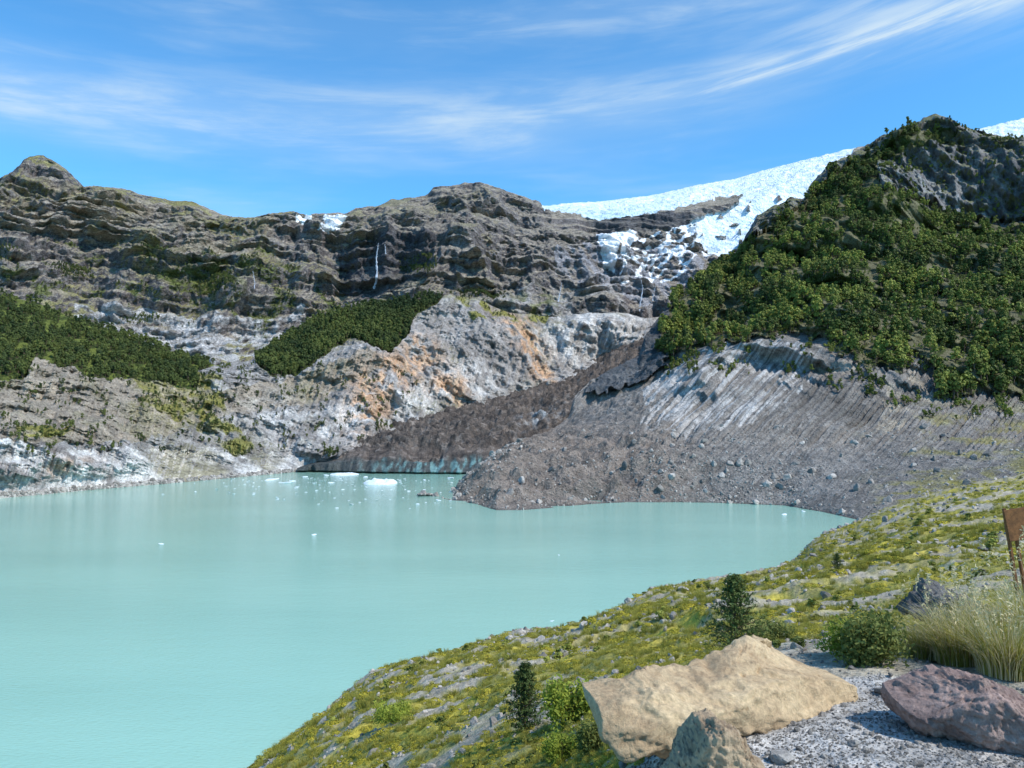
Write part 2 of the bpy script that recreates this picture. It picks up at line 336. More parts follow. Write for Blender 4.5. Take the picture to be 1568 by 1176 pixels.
col=np.ones(x.shape+(3,))*C(.115,.093,.08);col=mixc(col,sst(-.2,.5,f1),C(.18,.145,.122));col=mixc(col,.6*sst(.1,.5,fbm(x/6,y/6,1.,3)),C(.32,.275,.24));col=mixc(col,.6*sst(.05,.35,fbm(x/14,y/14,6.,3)),C(.055,.048,.044))
icy=sst(702,708,PY)*1.
col=mixc(col,icy*.85,C(.075,.09,.09));col=mixc(col,icy*.8*sst(-.1,.3,st)*sst(500,660,PX),C(.20,.37,.37))
pi_=blob(PX,PY,830,648,35,9,-15)*sst(-.1,.3,fbm(x/9,y/9,2.,3));col=mixc(col,pi_*.8,C(.5,.52,.53))
gridmesh('debris_covered_glacier',x,y,z,col,M_scree)

# ================= F: near bank ground =================
cF=np.linspace(250,1850,850)
f0=curvez([(250,1.,38.0),(1950,1.,38.3)],cF)
f1_=curvez([(250,3.,37.8),(800,3.,38.2),(950,3.3,38.4),(1950,3.3,38.4)],cF)
f2c=curvez([(250,8,35.),(700,8,35.8),(850,6.5,36.6),(960,5.8,37.6),(1100,6,38.1),(1300,6.3,38.25),(1950,6,38.3)],cF)
f3c=curve([(250,1270,30),(400,1245,30),(600,1185,20),(800,1112,14),(950,1060,13),(1125,992,16),(1300,975,14),(1450,965,11),(1568,960,10),(1950,950,10)],cF)
f4c=curve([(250,1300,55),(400,1200,60),(500,1130,55),(600,1090,50),(800,1040,45),(1000,970,50),(1125,940,50),(1300,900,60),(1450,868,60),(1568,850,60),(1950,840,60)],cF)
sh=[(250,1300,None),(330,1225,None),(390,1176,None),(450,1128,None),(500,1092,None),(540,1060,None),(575,1035,None),(600,1026,None),(650,1010,None),(700,999,None),(750,985,None),(790,971,None),(870,963,None),(910,950,None),(945,935,None),(1000,906,None),(1050,897,None),(1100,889,None),(1150,882,None),(1190,873,None),(1225,855,None),(1238,838,None),(1262,820,None),(1300,805,None),(1318,797,None),(1360,780,332),(1420,760,340),(1500,740,348),(1568,728,352),(1950,680,370)]
f5c=curve(sh,cF);f6c=shift(f5c,22,-9,cF)
f6c=[np.where(cF>1318,shift(f5c,22,-3,cF)[0],f6c[0]),f6c[1]]
PX,PY,x,y,z=loft([f0,f1_,f2c,f3c,f4c,f5c,f6c],[30,150,150,150,240,14],cF)
gravp=[(930,1300),(960,1180),(1060,1120),(1160,1085),(1290,1040),(1340,1036),(1420,1045),(1568,1085),(1950,1130),(1950,6000),(700,6000)]
grav=poly(PX+6*fbm(x*3,y*3,0.,3),PY+5*fbm(x*3,y*3,4.,3),gravp)|(y<2.9)
am=np.clip(y/30,.05,1.)
shr_=np.clip((z-0)/2.5,0.,1.)
z=z+am*(1.7*fbm(x/14,y/14,0.,5)*sst(8,40,y)+.8*rid(x/5,y/5,0.,4)*sst(5,25,y))*(.25+.75*shr_)+(~grav)*.12*fbm(x/1.1,y/1.1,0.,4)*sst(3,8,y)+.02*fbm(x*4,y*4,0,4)
n1=fbm(x/9,y/9,2.,5)+.6*fbm(x/2.2,y/2.2,5.,4);n2=fbm(x/4,y/4,7.,5);n3=fbm(x/1.2,y/1.2,9.,4);n4=fbm(x/20,y/35,3.,4)
col=np.ones(x.shape+(3,))*C(.34,.30,.235)
col=mixc(col,sst(-.2,.4,n3),C(.46,.41,.33));col=mixc(col,.55*sst(.1,.5,n2),C(.21,.185,.14))
gm=sst(-.28,.06,n1)*sst(.6,2.2,z)
col=mixc(col,gm*.9,C(.28,.25,.05))
col=mixc(col,gm*sst(0,.35,n2)*.8,C(.49,.40,.055))
col=mixc(col,gm*sst(.05,.4,n3)*.65,C(.13,.15,.03))
col=mixc(col,sst(.1,.45,n4)*.6*gm,C(.38,.32,.18))
far=sst(250,330,y);col=mixc(col,far*.6*sst(-.1,.3,-n4),C(.27,.24,.20))
col=mixc(col,grav*1.,C(.45,.43,.405)); col=mixc(col,grav*sst(0,.5,fbm(x*2.5,y*2.5,3.,4))*.5,C(.32,.30,.28))
col=mixc(col,sst(.9,.2,z)*.8,C(.16,.15,.13))
Fg=dict(px=PX,py=PY,x=x,y=y,z=z,gm=gm,grav=grav)
gridmesh('ground',x,y,z,col,M_ground)

# ================= E: right hill =================
cE=np.linspace(640,1850,1000)
shE=[(630,757,None),(655,757,None),(690,766,None),(720,770,None),(760,781,None),(800,781,None),(840,778,None),(900,772,None),(960,769,None),(1040,769,None),(1100,770,None),(1200,774,None),(1260,784,None),(1318,797,None),(1360,780,332),(1420,760,340),(1500,740,348),(1568,728,352),(1950,680,370)]
e1=curve(shE,cE);e0=shift(e1,-22,-9,cE)
e0=[np.where(cE>1318,shift(e1,-22,-5,cE)[0],e0[0]),e0[1]]
e2=curve([(630,758,430),(655,757,435),(690,762,440),(715,742,440),(745,716,450),(790,700,460),(850,706,460),(900,712,455),(1000,700,440),(1100,700,430),(1200,705,420),(1300,720,400),(1400,700,400),(1568,680,400),(1950,640,410)],cE)
e3=curve([(630,759,450),(655,758,450),(690,757,460),(715,735,460),(745,706,480),(800,678,545),(850,660,620),(870,646,650),(900,626,670),(950,606,670),(1000,588,660),(1100,545,640),(1200,525,630),(1300,560,575),(1400,590,540),(1568,610,530),(1950,600,530)],cE)
topE=[(630,760,460),(655,758,460),(690,756,470),(715,733,470),(745,704,490),(800,675,560),(850,657,640),(870,640,665),(880,608,680),(905,583,700),(950,560,715),(978,546,730),(988,515,755),(1010,486,800),(1040,450,900),(1100,408,1000),(1130,390,1050),(1142,366,1080),(1160,335,1090),(1185,318,1100),(1210,306,1110),(1230,306,1120),(1242,284,1150),(1270,255,1180),(1300,238,1200),(1350,214,1240),(1400,195,1290),(1415,184,1300),(1432,180,1300),(1455,186,1300),(1468,198,1290),(1500,208,1270),(1540,214,1250),(1600,216,1250),(1750,200,1250),(1950,260,1250)]
e5=curve(topE,cE)
mid=lambda a,b,t:[a[0]*(1-t)+b[0]*t,1/((1/a[1])*(1-t)+(1/b[1])*t)]
e4a=mid(e3,e5,.45);e4b=mid(e3,e5,.8)
cl=sst(1320,1370,cE)
e4b=[e4b[0]*(1-cl)+cl*np.interp(cE,[1330,1430,1568,1950],[262,332,338,330]),e4b[1]*(1-cl)+cl/np.interp(cE,[1330,1430,1568,1950],[1120,1090,1050,1050])]
e4c=mid(e4b,e5,.6);e4c=[e4c[0]*(1-cl)+cl*np.interp(cE,[1330,1430,1568,1950],[245,240,235,260]),e4c[1]*(1-cl)+cl/np.interp(cE,[1330,1430,1568,1950],[1150,1160,1120,1120])]
e6=shift(e5,250,-160,cE)
PX,PY,x,y,z=loft([e0,e1,e2,e3,e4a,e4b,e4c,e5,e6],[8,110,160,130,110,80,50,12],cE)
pxn=PX+12*fbm(PX/26,PY/26,23.);pyn=PY+13*fbm(PX/22,PY/22,28.)
forp=[(1016,500),(1040,452),(1100,410),(1130,392),(1165,372),(1205,338),(1250,290),(1300,258),(1360,228),(1400,212),(1448,206),(1470,222),(1420,236),(1352,250),(1335,275),(1355,305),(1420,332),(1500,342),(1568,345),(1950,340),(1950,630),(1568,612),(1500,600),(1440,608),(1425,560),(1400,545),(1380,570),(1330,570),(1300,548),(1250,520),(1200,505),(1180,520),(1100,535),(1040,545),(1020,550),(1010,530)]
fore=poly(pxn,pyn,forp); gap=(rid(PX/70+PY/90,PY/60-PX/160,4.,3)>.70)|(fbm(PX/16,PY/13,14.,3)>.34)|((PY>470)&(fbm(PX/12,PY/16,24.,3)>.16))
topy=np.interp(PX,[s[0] for s in topE],[s[1] for s in topE])
tp=sst(-3,22,PY-topy)*.7+.3
shr_=sst(-1,6,z)
frr=sst(330,420,y)
spx=PX+14*fbm(PX/20,PY/20,3.,3);spy=PY+14*fbm(PX/20,PY/20,6.,3)
spur=poly(spx,spy,[(895,600),(985,505),(1000,470),(1030,470),(1022,560),(985,585),(940,596),(905,606)])
cliffm=poly(pxn,pyn,[(1330,250),(1400,238),(1470,222),(1568,222),(1950,260),(1950,345),(1568,340),(1500,335),(1420,325),(1350,295)])|spur|poly(pxn,pyn,[(1135,380),(1150,330),(1235,295),(1215,335),(1165,372)])|(PY<topy+22)&(PX>1230)
spf=sst(1060,980,PX)
q=(PX+1.0*(PY-600))
flute=sst(540,565,PY)*sst(720,640,PY)
hil=sst(640,560,PY)
d=hil*(1-.85*spf)*(44*fbm(x/120,y/120,z/120,3)-44*rid(x/80+z/200,y/140,z/200,3))*tp+(fore|cliffm)*(1-.6*spf)*(-10*rid(x/25,y/30,z/40,2))*tp+cliffm*(1-.55*spf)*(-20*rid(x/26,y/40,z/90,4)-7*rid(x/8,y/10,z/18,3)+10*strata(z+12*fbm(x/60,y/60,0.,2),26.,.6))*tp
x,y=radial(x,y,d*frr)
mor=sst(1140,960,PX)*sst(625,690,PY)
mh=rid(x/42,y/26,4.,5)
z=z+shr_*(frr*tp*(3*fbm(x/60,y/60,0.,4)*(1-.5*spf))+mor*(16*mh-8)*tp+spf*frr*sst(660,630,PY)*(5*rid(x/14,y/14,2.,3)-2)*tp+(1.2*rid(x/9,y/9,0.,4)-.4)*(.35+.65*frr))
z=z-flute*frr*(~fore)*3.6*np.abs(fbm(q/14,PY/160,1.,3))*2*sst(960,1000,PX)
am=np.clip(y/30,.05,1.)
z=z+(1-frr)*am*(1.3*fbm(x/14,y/14,0.,5)+.5*rid(x/5,y/5,0.,4))*.5*sst(1310,1400,PX)
n=nrmz(x,y,z);nz=n[...,2]
f1=fbm(x/18,y/18,z/20,5);f2=fbm(x/60,y/60,z/60,4);st=fbm(q/7,PY/130,2.,4);st2=fbm(q/3.,PY/60,6.,3)
col=np.ones(x.shape+(3,))*C(.21,.192,.175)
col=mixc(col,.7*sst(-.2,.5,f1),C(.295,.27,.245));col=mixc(col,.6*sst(.05,.5,st),C(.135,.123,.115));col=mixc(col,.5*sst(0,.5,st2),C(.35,.33,.31))
lt=poly(pxn,pyn,[(985,585),(1100,535),(1200,525),(1260,545),(1230,590),(1160,640),(1080,660),(985,665)])*1.
col=mixc(col,lt*.85*sst(-.2,.3,st+.4*st2+.3*f1),C(.54,.525,.51))
lt2=poly(pxn,pyn,[(1200,515),(1300,550),(1360,580),(1300,590),(1240,560)])|poly(pxn,pyn,[(1360,590),(1430,560),(1435,610),(1380,650),(1340,660)]);col=mixc(col,lt2*.6*sst(-.2,.3,f1),C(.46,.40,.31))
dkb=blob(pxn,pyn,1280,620,70,20,15);col=mixc(col,np.clip(dkb,0,1)*.6,C(.085,.08,.075))
olive=sst(-.1,.35,fbm(x/30,y/22,3.,4)+.0012*(PX-1500))*sst(1270,1450,PX)*sst(600,650,PY);col=mixc(col,olive*.7,C(.25,.225,.07))
nb=sst(385,340,y)*sst(1318,1380,PX)*sst(-.1,.3,fbm(x/9,y/9,2.,5));col=mixc(col,nb*.8,C(.30,.27,.05))
mb=mor*1.;col=mixc(col,mb*.6,C(.165,.132,.11));col=mixc(col,mb*sst(.2,.65,mh)*.5,C(.32,.26,.215));col=mixc(col,mb*.7*sst(.1,-.3,mh),C(.085,.07,.062))  # moraine relief painted into the colour: lighter crests, darker hollows
rock=C(.14,.135,.14)*np.ones_like(col);rock=mixc(rock,sst(-.1,.4,fbm(x/25,y/25,z/40,4)),C(.25,.24,.24));rock=mixc(rock,sst(.6,.8,nz)*.6*(~spur),C(.21,.21,.06))
rock=mixc(rock,.7*((PX>1330)&(PX<1500)&(PY>240))*sst(.1,.4,fbm(x/15,y/15,z/50,3)),C(.33,.34,.35))
rock=mixc(rock,spur*.5,C(.07,.085,.095))  # spur's shaded left face painted in as a darker blue tint
col=np.where(cliffm[...,None],rock,col)
nf=fore&~gap
col=mixc(col,nf*1.,C(.055,.07,.018)); col=mixc(col,(fore&gap)*.8,C(.14,.13,.055))
col=mixc(col,sst(1.0,.1,z)*.6,C(.10,.095,.09))
Eg=dict(px=PX,py=PY,x=x,y=y,z=z)
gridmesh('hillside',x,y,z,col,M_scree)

# ---------- base + lake
M_w=bpy.data.materials.new('glacial_water');nt,N,L=nodes(M_w);b=N['Principled BSDF']
b.inputs['Roughness'].default_value=.08;b.inputs['IOR'].default_value=1.33
tc=N.new('ShaderNodeTexCoord');prev=None
mp=N.new('ShaderNodeMapping');mp.inputs['Scale'].default_value=(.5,1.6,1);L.new(tc.outputs['Object'],mp.inputs[0])
n0=N.new('ShaderNodeTexNoise');n0.inputs['Scale'].default_value=.012;n0.inputs['Detail'].default_value=6;L.new(mp.outputs[0],n0.inputs['Vector'])
cr=N.new('ShaderNodeValToRGB');cr.color_ramp.elements[0].position=.35;cr.color_ramp.elements[1].position=.65;cr.color_ramp.elements[0].color=(.265,.475,.385,1);cr.color_ramp.elements[1].color=(.305,.53,.43,1)
L.new(n0.outputs['Fac'],cr.inputs[0]);L.new(cr.outputs[0],b.inputs['Base Color'])
for sc,di,sx in ((.3,.07,(.5,1.3,1)),(1.8,.10,(.6,1.4,1))):
    mp=N.new('ShaderNodeMapping');mp.inputs['Scale'].default_value=sx;mp.inputs['Rotation'].default_value=(0,0,.35);L.new(tc.outputs['Object'],mp.inputs[0])
    nn=N.new('ShaderNodeTexNoise');nn.inputs['Scale'].default_value=sc;nn.inputs['Detail'].default_value=4;L.new(mp.outputs[0],nn.inputs['Vector'])
    bp=N.new('ShaderNodeBump');bp.inputs['Distance'].default_value=di;bp.inputs['Strength'].default_value=.8;L.new(nn.outputs['Fac'],bp.inputs['Height'])
    if prev:L.new(prev,bp.inputs['Normal'])
    prev=bp.outputs[0]
L.new(prev,b.inputs['Normal'])
rawmesh('lake',np.array([(-1500,-300,0),(900,-300,0),(900,1150,0),(-1500,1150,0)]),np.array([[0,1,2,3]]),M_w)
g=20000;rawmesh('valley_floor',np.array([(-g,-g,-12),(g,-g,-12),(g,g,-12),(-g,g,-12)]),np.array([[0,1,2,3]]),plain('valley_floor',(.12,.13,.06),.95,None,.01,1))

# ---------- instancing
def newcoll(n): return bpy.data.collections.new(n)
def scatter(name,pts,sc,coll,nvar,rot=None):
    n=len(pts);me=bpy.data.meshes.new(name);me.vertices.add(n);me.vertices.foreach_set('co',np.asarray(pts,np.float32).ravel())
    a=me.attributes.new('sc','FLOAT_VECTOR','POINT');s=np.asarray(sc,np.float32)
    if s.ndim==1: s=np.stack([s,s,s*R.uniform(.8,1.2,n)],-1)
    a.data.foreach_set('vector',s.astype(np.float32).ravel())
    a=me.attributes.new('rot','FLOAT_VECTOR','POINT')
    if rot is None: rot=np.stack([R.uniform(-.08,.08,n),R.uniform(-.08,.08,n),R.uniform(0,6.28,n)],-1)
    a.data.foreach_set('vector',rot.astype(np.float32).ravel())
    a=me.attributes.new('vi','INT','POINT');a.data.foreach_set('value',R.integers(0,nvar,n).astype(np.int32))
    me.update();ob=bpy.data.objects.new(name,me);scene.collection.objects.link(ob)
    ng=bpy.data.node_groups.new(name+'_gn','GeometryNodeTree')
    ng.interface.new_socket('Geometry',in_out='INPUT',socket_type='NodeSocketGeometry');ng.interface.new_socket('Geometry',in_out='OUTPUT',socket_type='NodeSocketGeometry')
    N=ng.nodes;L=ng.links;gi=N.new('NodeGroupInput');go=N.new('NodeGroupOutput');ip=N.new('GeometryNodeInstanceOnPoints')
    ci=N.new('GeometryNodeCollectionInfo');ci.inputs['Collection'].default_value=coll;ci.inputs['Separate Children'].default_value=True;ci.inputs['Reset Children'].default_value=True
    def na(nm,t):
        k=N.new('GeometryNodeInputNamedAttribute');k.data_type=t;k.inputs['Name'].default_value=nm;return k.outputs['Attribute']
    L.new(gi.outputs[0],ip.inputs['Points']);L.new(ci.outputs[0],ip.inputs['Instance']);ip.inputs['Pick Instance'].default_value=True
    L.new(na('vi','INT'),ip.inputs['Instance Index']);L.new(na('rot','FLOAT_VECTOR'),ip.inputs['Rotation']);L.new(na('sc','FLOAT_VECTOR'),ip.inputs['Scale'])
    L.new(ip.outputs[0],go.inputs[0])
    md=ob.modifiers.new('scatter','NODES');md.node_group=ng
    return ob
def quads(cen,nor,size,asp=1.):
    n=len(cen);t=R.normal(size=(n,3));u=np.cross(nor,t);u/=np.linalg.norm(u,axis=1)[:,None]+1e-9;v=np.cross(nor,u);v/=np.linalg.norm(v,axis=1)[:,None]+1e-9
    s=np.asarray(size)[:,None]
    co=np.stack([cen-u*s-v*s*asp,cen+u*s-v*s*asp,cen+u*s*.7+v*s*asp,cen-u*s*.7+v*s*asp],1).reshape(-1,3)
    return co,np.arange(4*n).reshape(-1,4)
def cone_mesh(p0,p1,r0,r1,k=6):
    p0=np.array(p0,float);p1=np.array(p1,float);d=p1-p0;d/=np.linalg.norm(d)+1e-9;t=np.array([0,0,1.]) if abs(d[2])<.9 else np.array([1.,0,0])
    u=np.cross(d,t);u/=np.linalg.norm(u);v=np.cross(d,u);a=np.linspace(0,2*np.pi,k,endpoint=False)
    ring=np.cos(a)[:,None]*u+np.sin(a)[:,None]*v
    co=np.vstack([p0+ring*r0,p1+ring*r1]);q=np.array([[i,(i+1)%k,k+(i+1)%k,k+i] for i in range(k)])
    return co,q
def join(parts):
    co=[];q=[];mi=[];o=0
    for (c,f,m) in parts:
        co.append(c);q.append(f+o);mi.append(np.full(len(f),m));o+=len(c)
    return np.vstack(co),np.vstack(q),np.concatenate(mi)
def multi(name,parts,mats,coll=None,smooth=False):
    co,q,mi=join(parts);ob=rawmesh(name,co,q,mats[0],None,smooth,link=coll is None)
    for m in mats[1:]:ob.data.materials.append(m)
    ob.data.polygons.foreach_set('material_index',mi.astype(np.int32))
    if coll is not None: coll.objects.link(ob)
    return ob
M_bark=plain('bark',(.14,.10,.07),.9,None,30,.01)
M_lf=foliage('beech_foliage',(.042,.062,.016),(.29,.30,.055),0,.016)
M_lf2=foliage('dark_foliage',(.03,.05,.017),(.14,.16,.038),0,.018)
def bigtree(coll,mat,nm):
    parts=[cone_mesh((0,0,-.1),(0,0,.6),.035,.015)+(1,)]
    nc=random.randint(8,12)
    for i in range(nc):
        a=random.uniform(0,6.28);rr=random.uniform(.05,.32);hh=random.uniform(.28,.92);rr*=1.35-hh*1.05
        c=np.array([rr*math.cos(a),rr*math.sin(a),hh]);s=random.uniform(.09,.17)
        parts.append(cone_mesh((0,0,hh*.5),c,.015,.006,4)+(1,))
        k=26;dirs=R.normal(size=(k,3));dirs/=np.linalg.norm(dirs,axis=1)[:,None];dirs[:,2]=np.abs(dirs[:,2])*1.0-.25
        cen=c+dirs*s*R.uniform(.6,1.1,(k,1));nor=dirs+R.normal(size=(k,3))*.35;nor/=np.linalg.norm(nor,axis=1)[:,None]
        co,q=quads(cen,nor,R.uniform(.028,.06,k));parts.append((co,q,0))
    multi(nm,parts,[mat,M_bark],coll)
c1=newcoll('beech_variants');[bigtree(c1,M_lf,'beech_%d'%i) for i in range(6)]
c2=newcoll('dark_beech_variants');[bigtree(c2,M_lf2,'dark_beech_%d'%i) for i in range(5)]
def pick(g,mask,n):
    idx=np.flatnonzero(mask.ravel());idx=R.choice(idx,min(n,len(idx)),replace=False)
    return np.stack([g['x'].ravel()[idx],g['y'].ravel()[idx],g['z'].ravel()[idx]],-1),idx
pts,_=pick(Eg,nf,9200);scatter('forest',pts,R.uniform(4.5,13.5,len(pts)),c1,6)
pts,_=pick(Eg,fore&gap,1000);scatter('forest_edge_shrubs',pts,R.uniform(2,5,len(pts)),c1,6)
ed=(~fore)&poly(Eg['px'],Eg['py'],[(1240,300),(1400,195),(1568,215),(1568,345),(1340,300)]);pts,_=pick(Eg,ed&(fbm(Eg['px']/20,Eg['py']/20,1.,3)>.05),420);scatter('ridge_forest',pts,R.uniform(4,8,len(pts)),c1,6)
ed=(~fore)&poly(Eg['px'],Eg['py'],[(1010,540),(1200,500),(1430,540),(1568,600),(1568,640),(1400,640),(1200,570),(1010,580)]);pts,_=pick(Eg,ed&(fbm(Eg['px']/25,Eg['py']/25,5.,3)>.18),480);scatter('hillside_shrubs',pts,R.uniform(2.5,6,len(pts)),c1,6)
pts,_=pick(Bg,Bg['fm']&Bg['knoll'],2300);scatter('knoll_forest',pts,R.uniform(6,12,len(pts)),c2,5)
pts,_=pick(Bg,Bg['fm']&Bg['forL'],3800);scatter('valley_forest',pts,R.uniform(4,10,len(pts)),c2,5)
sm=(fbm(Bg['px']/30,Bg['py']/18,33.,4)>.2)&(Bg['py']<700)&(Bg['py']>560)&(Bg['px']<640)|(Bg['shr']>.5);pts,_=pick(Bg,sm,1700);scatter('cliff_shrubs',pts,R.uniform(1.5,5,len(pts)),c2,5)
am_=(blob(A['px'],A['py'],330,445,40,28)+blob(A['px'],A['py'],235,405,30,18)+blob(A['px'],A['py'],640,425,30,20)+blob(A['px'],A['py'],215,495,40,12)+blob(A['px'],A['py'],110,420,40,14)+blob(A['px'],A['py'],0,400,30,14)+blob(A['px'],A['py'],730,460,50,14))>.35+R.uniform(0,.5,A['px'].shape)
pts,_=pick(A,am_|((g2_>.6)&(R.random(g2_.shape)<.25)),2600);scatter('mountain_shrubs',pts,R.uniform(4,8,len(pts)),c2,5)
# rocks
def rockvar(coll,mat,nm,seed):
    import bmesh
    bm=bmesh.new();bmesh.ops.create_icosphere(bm,subdivisions=3,radius=.5)
    v=np.array([p.co[:] for p in bm.verts])
    for k in range(11):
        nn=R.normal(size=3);nn/=np.linalg.norm(nn);t=R.uniform(.24,.4);dd=v@nn;v=v-np.maximum(dd-t,0)[:,None]*nn
    v=v*R.uniform(.7,1.3,3)*[1,1,.75];v+=(fbm(v[:,0]*4+seed,v[:,1]*4,v[:,2]*4,3)*.06)[:,None]*v/np.linalg.norm(v,axis=1)[:,None]
    for p,c in zip(bm.verts,v):p.co=c
    me=bpy.data.meshes.new(nm);bm.to_mesh(me);bm.free();me.materials.append(mat);me.shade_flat();ob=bpy.data.objects.new(nm,me);coll.objects.link(ob)
M_st=plain('stone',(.42,.385,.345),.9,(.22,.20,.18),5,.03,True)
c3=newcoll('stone_variants');[rockvar(c3,M_st,'stone_%d'%i,i*9.) for i in range(6)]
def rr3(n):return R.uniform(-3,3,(n,3))
m_=(~Fg['grav'])&(Fg['z']>.1)&(Fg['y']>4)&((fbm(Fg['x']/5,Fg['y']/5,11.,4)>.0)|(Fg['gm']<.4));pts,_=pick(Fg,m_,7000);yy=pts[:,1];s=np.clip(yy*R.uniform(.0022,.0072,len(yy))*np.where(R.random(len(yy))<.08,2.4,1),.02,1.8);pts[:,2]+=s*.05;scatter('scattered_stones',pts,s,c3,6,rr3(len(s)))
shm=(np.abs(Fg['z']-.3)<.8)&(Fg['y']>40)&(Fg['px']<1318);pts,_=pick(Fg,shm,1700);s=np.clip(pts[:,1]*R.uniform(.003,.010,len(pts)),.2,2.4);scatter('shoreline_stones',pts,s,c3,6,rr3(len(s)))
pts,_=pick(Fg,Fg['grav']&(Fg['y']>2.2)&(Fg['px']>860),11000);s=R.uniform(.005,.020,len(pts))*np.where(R.random(len(pts))<.05,2.4,1);scatter('gravel',pts,s,c3,6,rr3(len(s)))
em=(Eg['z']>0)&(Eg['py']>650)&(Eg['y']<560);wt=em&(R.random(Eg['px'].shape)<np.where(Eg['px']<1250,1.,.3));pts,_=pick(Eg,wt,5200);s=R.uniform(.5,1.7,len(pts))*np.where(R.random(len(pts))<.05,3.4,1);scatter('moraine_boulders',pts,s,c3,6,rr3(len(s)))
bm_=(np.abs(Bg['z']-.5)<1.8)&(Bg['px']<490);pts,_=pick(Bg,bm_,900);scatter('cliff_foot_stones',pts,R.uniform(1,4,len(pts)),c3,6,rr3(len(pts)))
# grass
M_gr=foliage('grass_blades',(.17,.19,.03),(.46,.40,.09),.35);M_dry=foliage('dry_grass',(.46,.38,.20),(.70,.60,.36),.3);M_moss=foliage('cushion_plant',(.15,.16,.025),(.54,.45,.045),.1)
def blades(n,rad,h,lean,wd,seg=4,bend=.5):
    a=R.uniform(0,6.28,n);r=rad*np.sqrt(R.random(n));hh=h*R.uniform(.5,1.1,n);la=R.uniform(0,6.28,n);ll=lean*R.uniform(.2,1,n)*hh
    bx,by=r*np.cos(a),r*np.sin(a);dx=np.cos(a)*.7+np.cos(la)*.5;dy=np.sin(a)*.7+np.sin(la)*.5
    px_,py_=-np.sin(la),np.cos(la);co=np.zeros((n,seg+1,2,3))
    for k in range(seg+1):
        t=k/seg;ww=wd*(1-t*.85);cx=bx+dx*ll*t**2;cy=by+dy*ll*t**2;cz=hh*(t-bend*t*t*ll/hh)
        for j,sg in enumerate((-1,1)):
            co[:,k,j,0]=cx+sg*ww*px_;co[:,k,j,1]=cy+sg*ww*py_;co[:,k,j,2]=cz
    base=np.arange(n)[:,None]*(seg+1)*2;q=[]
    for k in range(seg):q.append(np.stack([base[:,0]+2*k,base[:,0]+2*k+1,base[:,0]+2*k+3,base[:,0]+2*k+2],-1))
    tips=co[:,-1].mean(1);return co.reshape(-1,3),np.vstack(q),tips
c4=newcoll('grass_variants')
for i in range(4):
    co,q,_=blades(90,.35,.8,.7,.016,3);multi('grass_tuft_%d'%i,[(co,q,0)],[M_gr],c4)
c5=newcoll('cushion_variants')
for i in range(4):
    k=260;dirs=R.normal(size=(k,3));dirs/=np.linalg.norm(dirs,axis=1)[:,None];dirs[:,2]=np.abs(dirs[:,2]);cen=dirs*[.5,.5,.28]*R.uniform(.8,1.05,(k,1));cen[:,:2]*=1+.3*np.sin(3*np.arctan2(dirs[:,1],dirs[:,0])+i)[:,None]
    nor=dirs+R.normal(size=(k,3))*.4;nor/=np.linalg.norm(nor,axis=1)[:,None];co,q=quads(cen,nor,R.uniform(.02,.05,k));multi('cushion_%d'%i,[(co,q,0)],[M_moss],c5)
gmk=(Fg['gm']>.5)&(~Fg['grav'])&(Fg['y']>4.5)
pts,_=pick(Fg,gmk,8500);s=np.clip(pts[:,1]*R.uniform(.006,.014,len(pts)),.08,1.0);scatter('meadow_grass',pts,s,c4,4)
pts,_=pick(Fg,gmk,6800);s=np.clip(pts[:,1]*R.uniform(.006,.020,len(pts)),.1,1.8);sv=np.stack([s,s,s*.7],-1);scatter('cushion_plants',pts,sv,c5,4)
bsm=(Fg['y']>8)&(~Fg['grav'])&(Fg['z']>2)&(fbm(Fg['x']/12,Fg['y']/12,41.,3)>.05);pts,_=pick(Fg,bsm,330);s=np.clip(pts[:,1]*R.uniform(.007,.020,len(pts)),.2,1.5);sv=np.stack([s*1.6,s*1.6,s],-1);pts[:,2]-=s*.35;scatter('shrubs',pts,sv,c1,6)

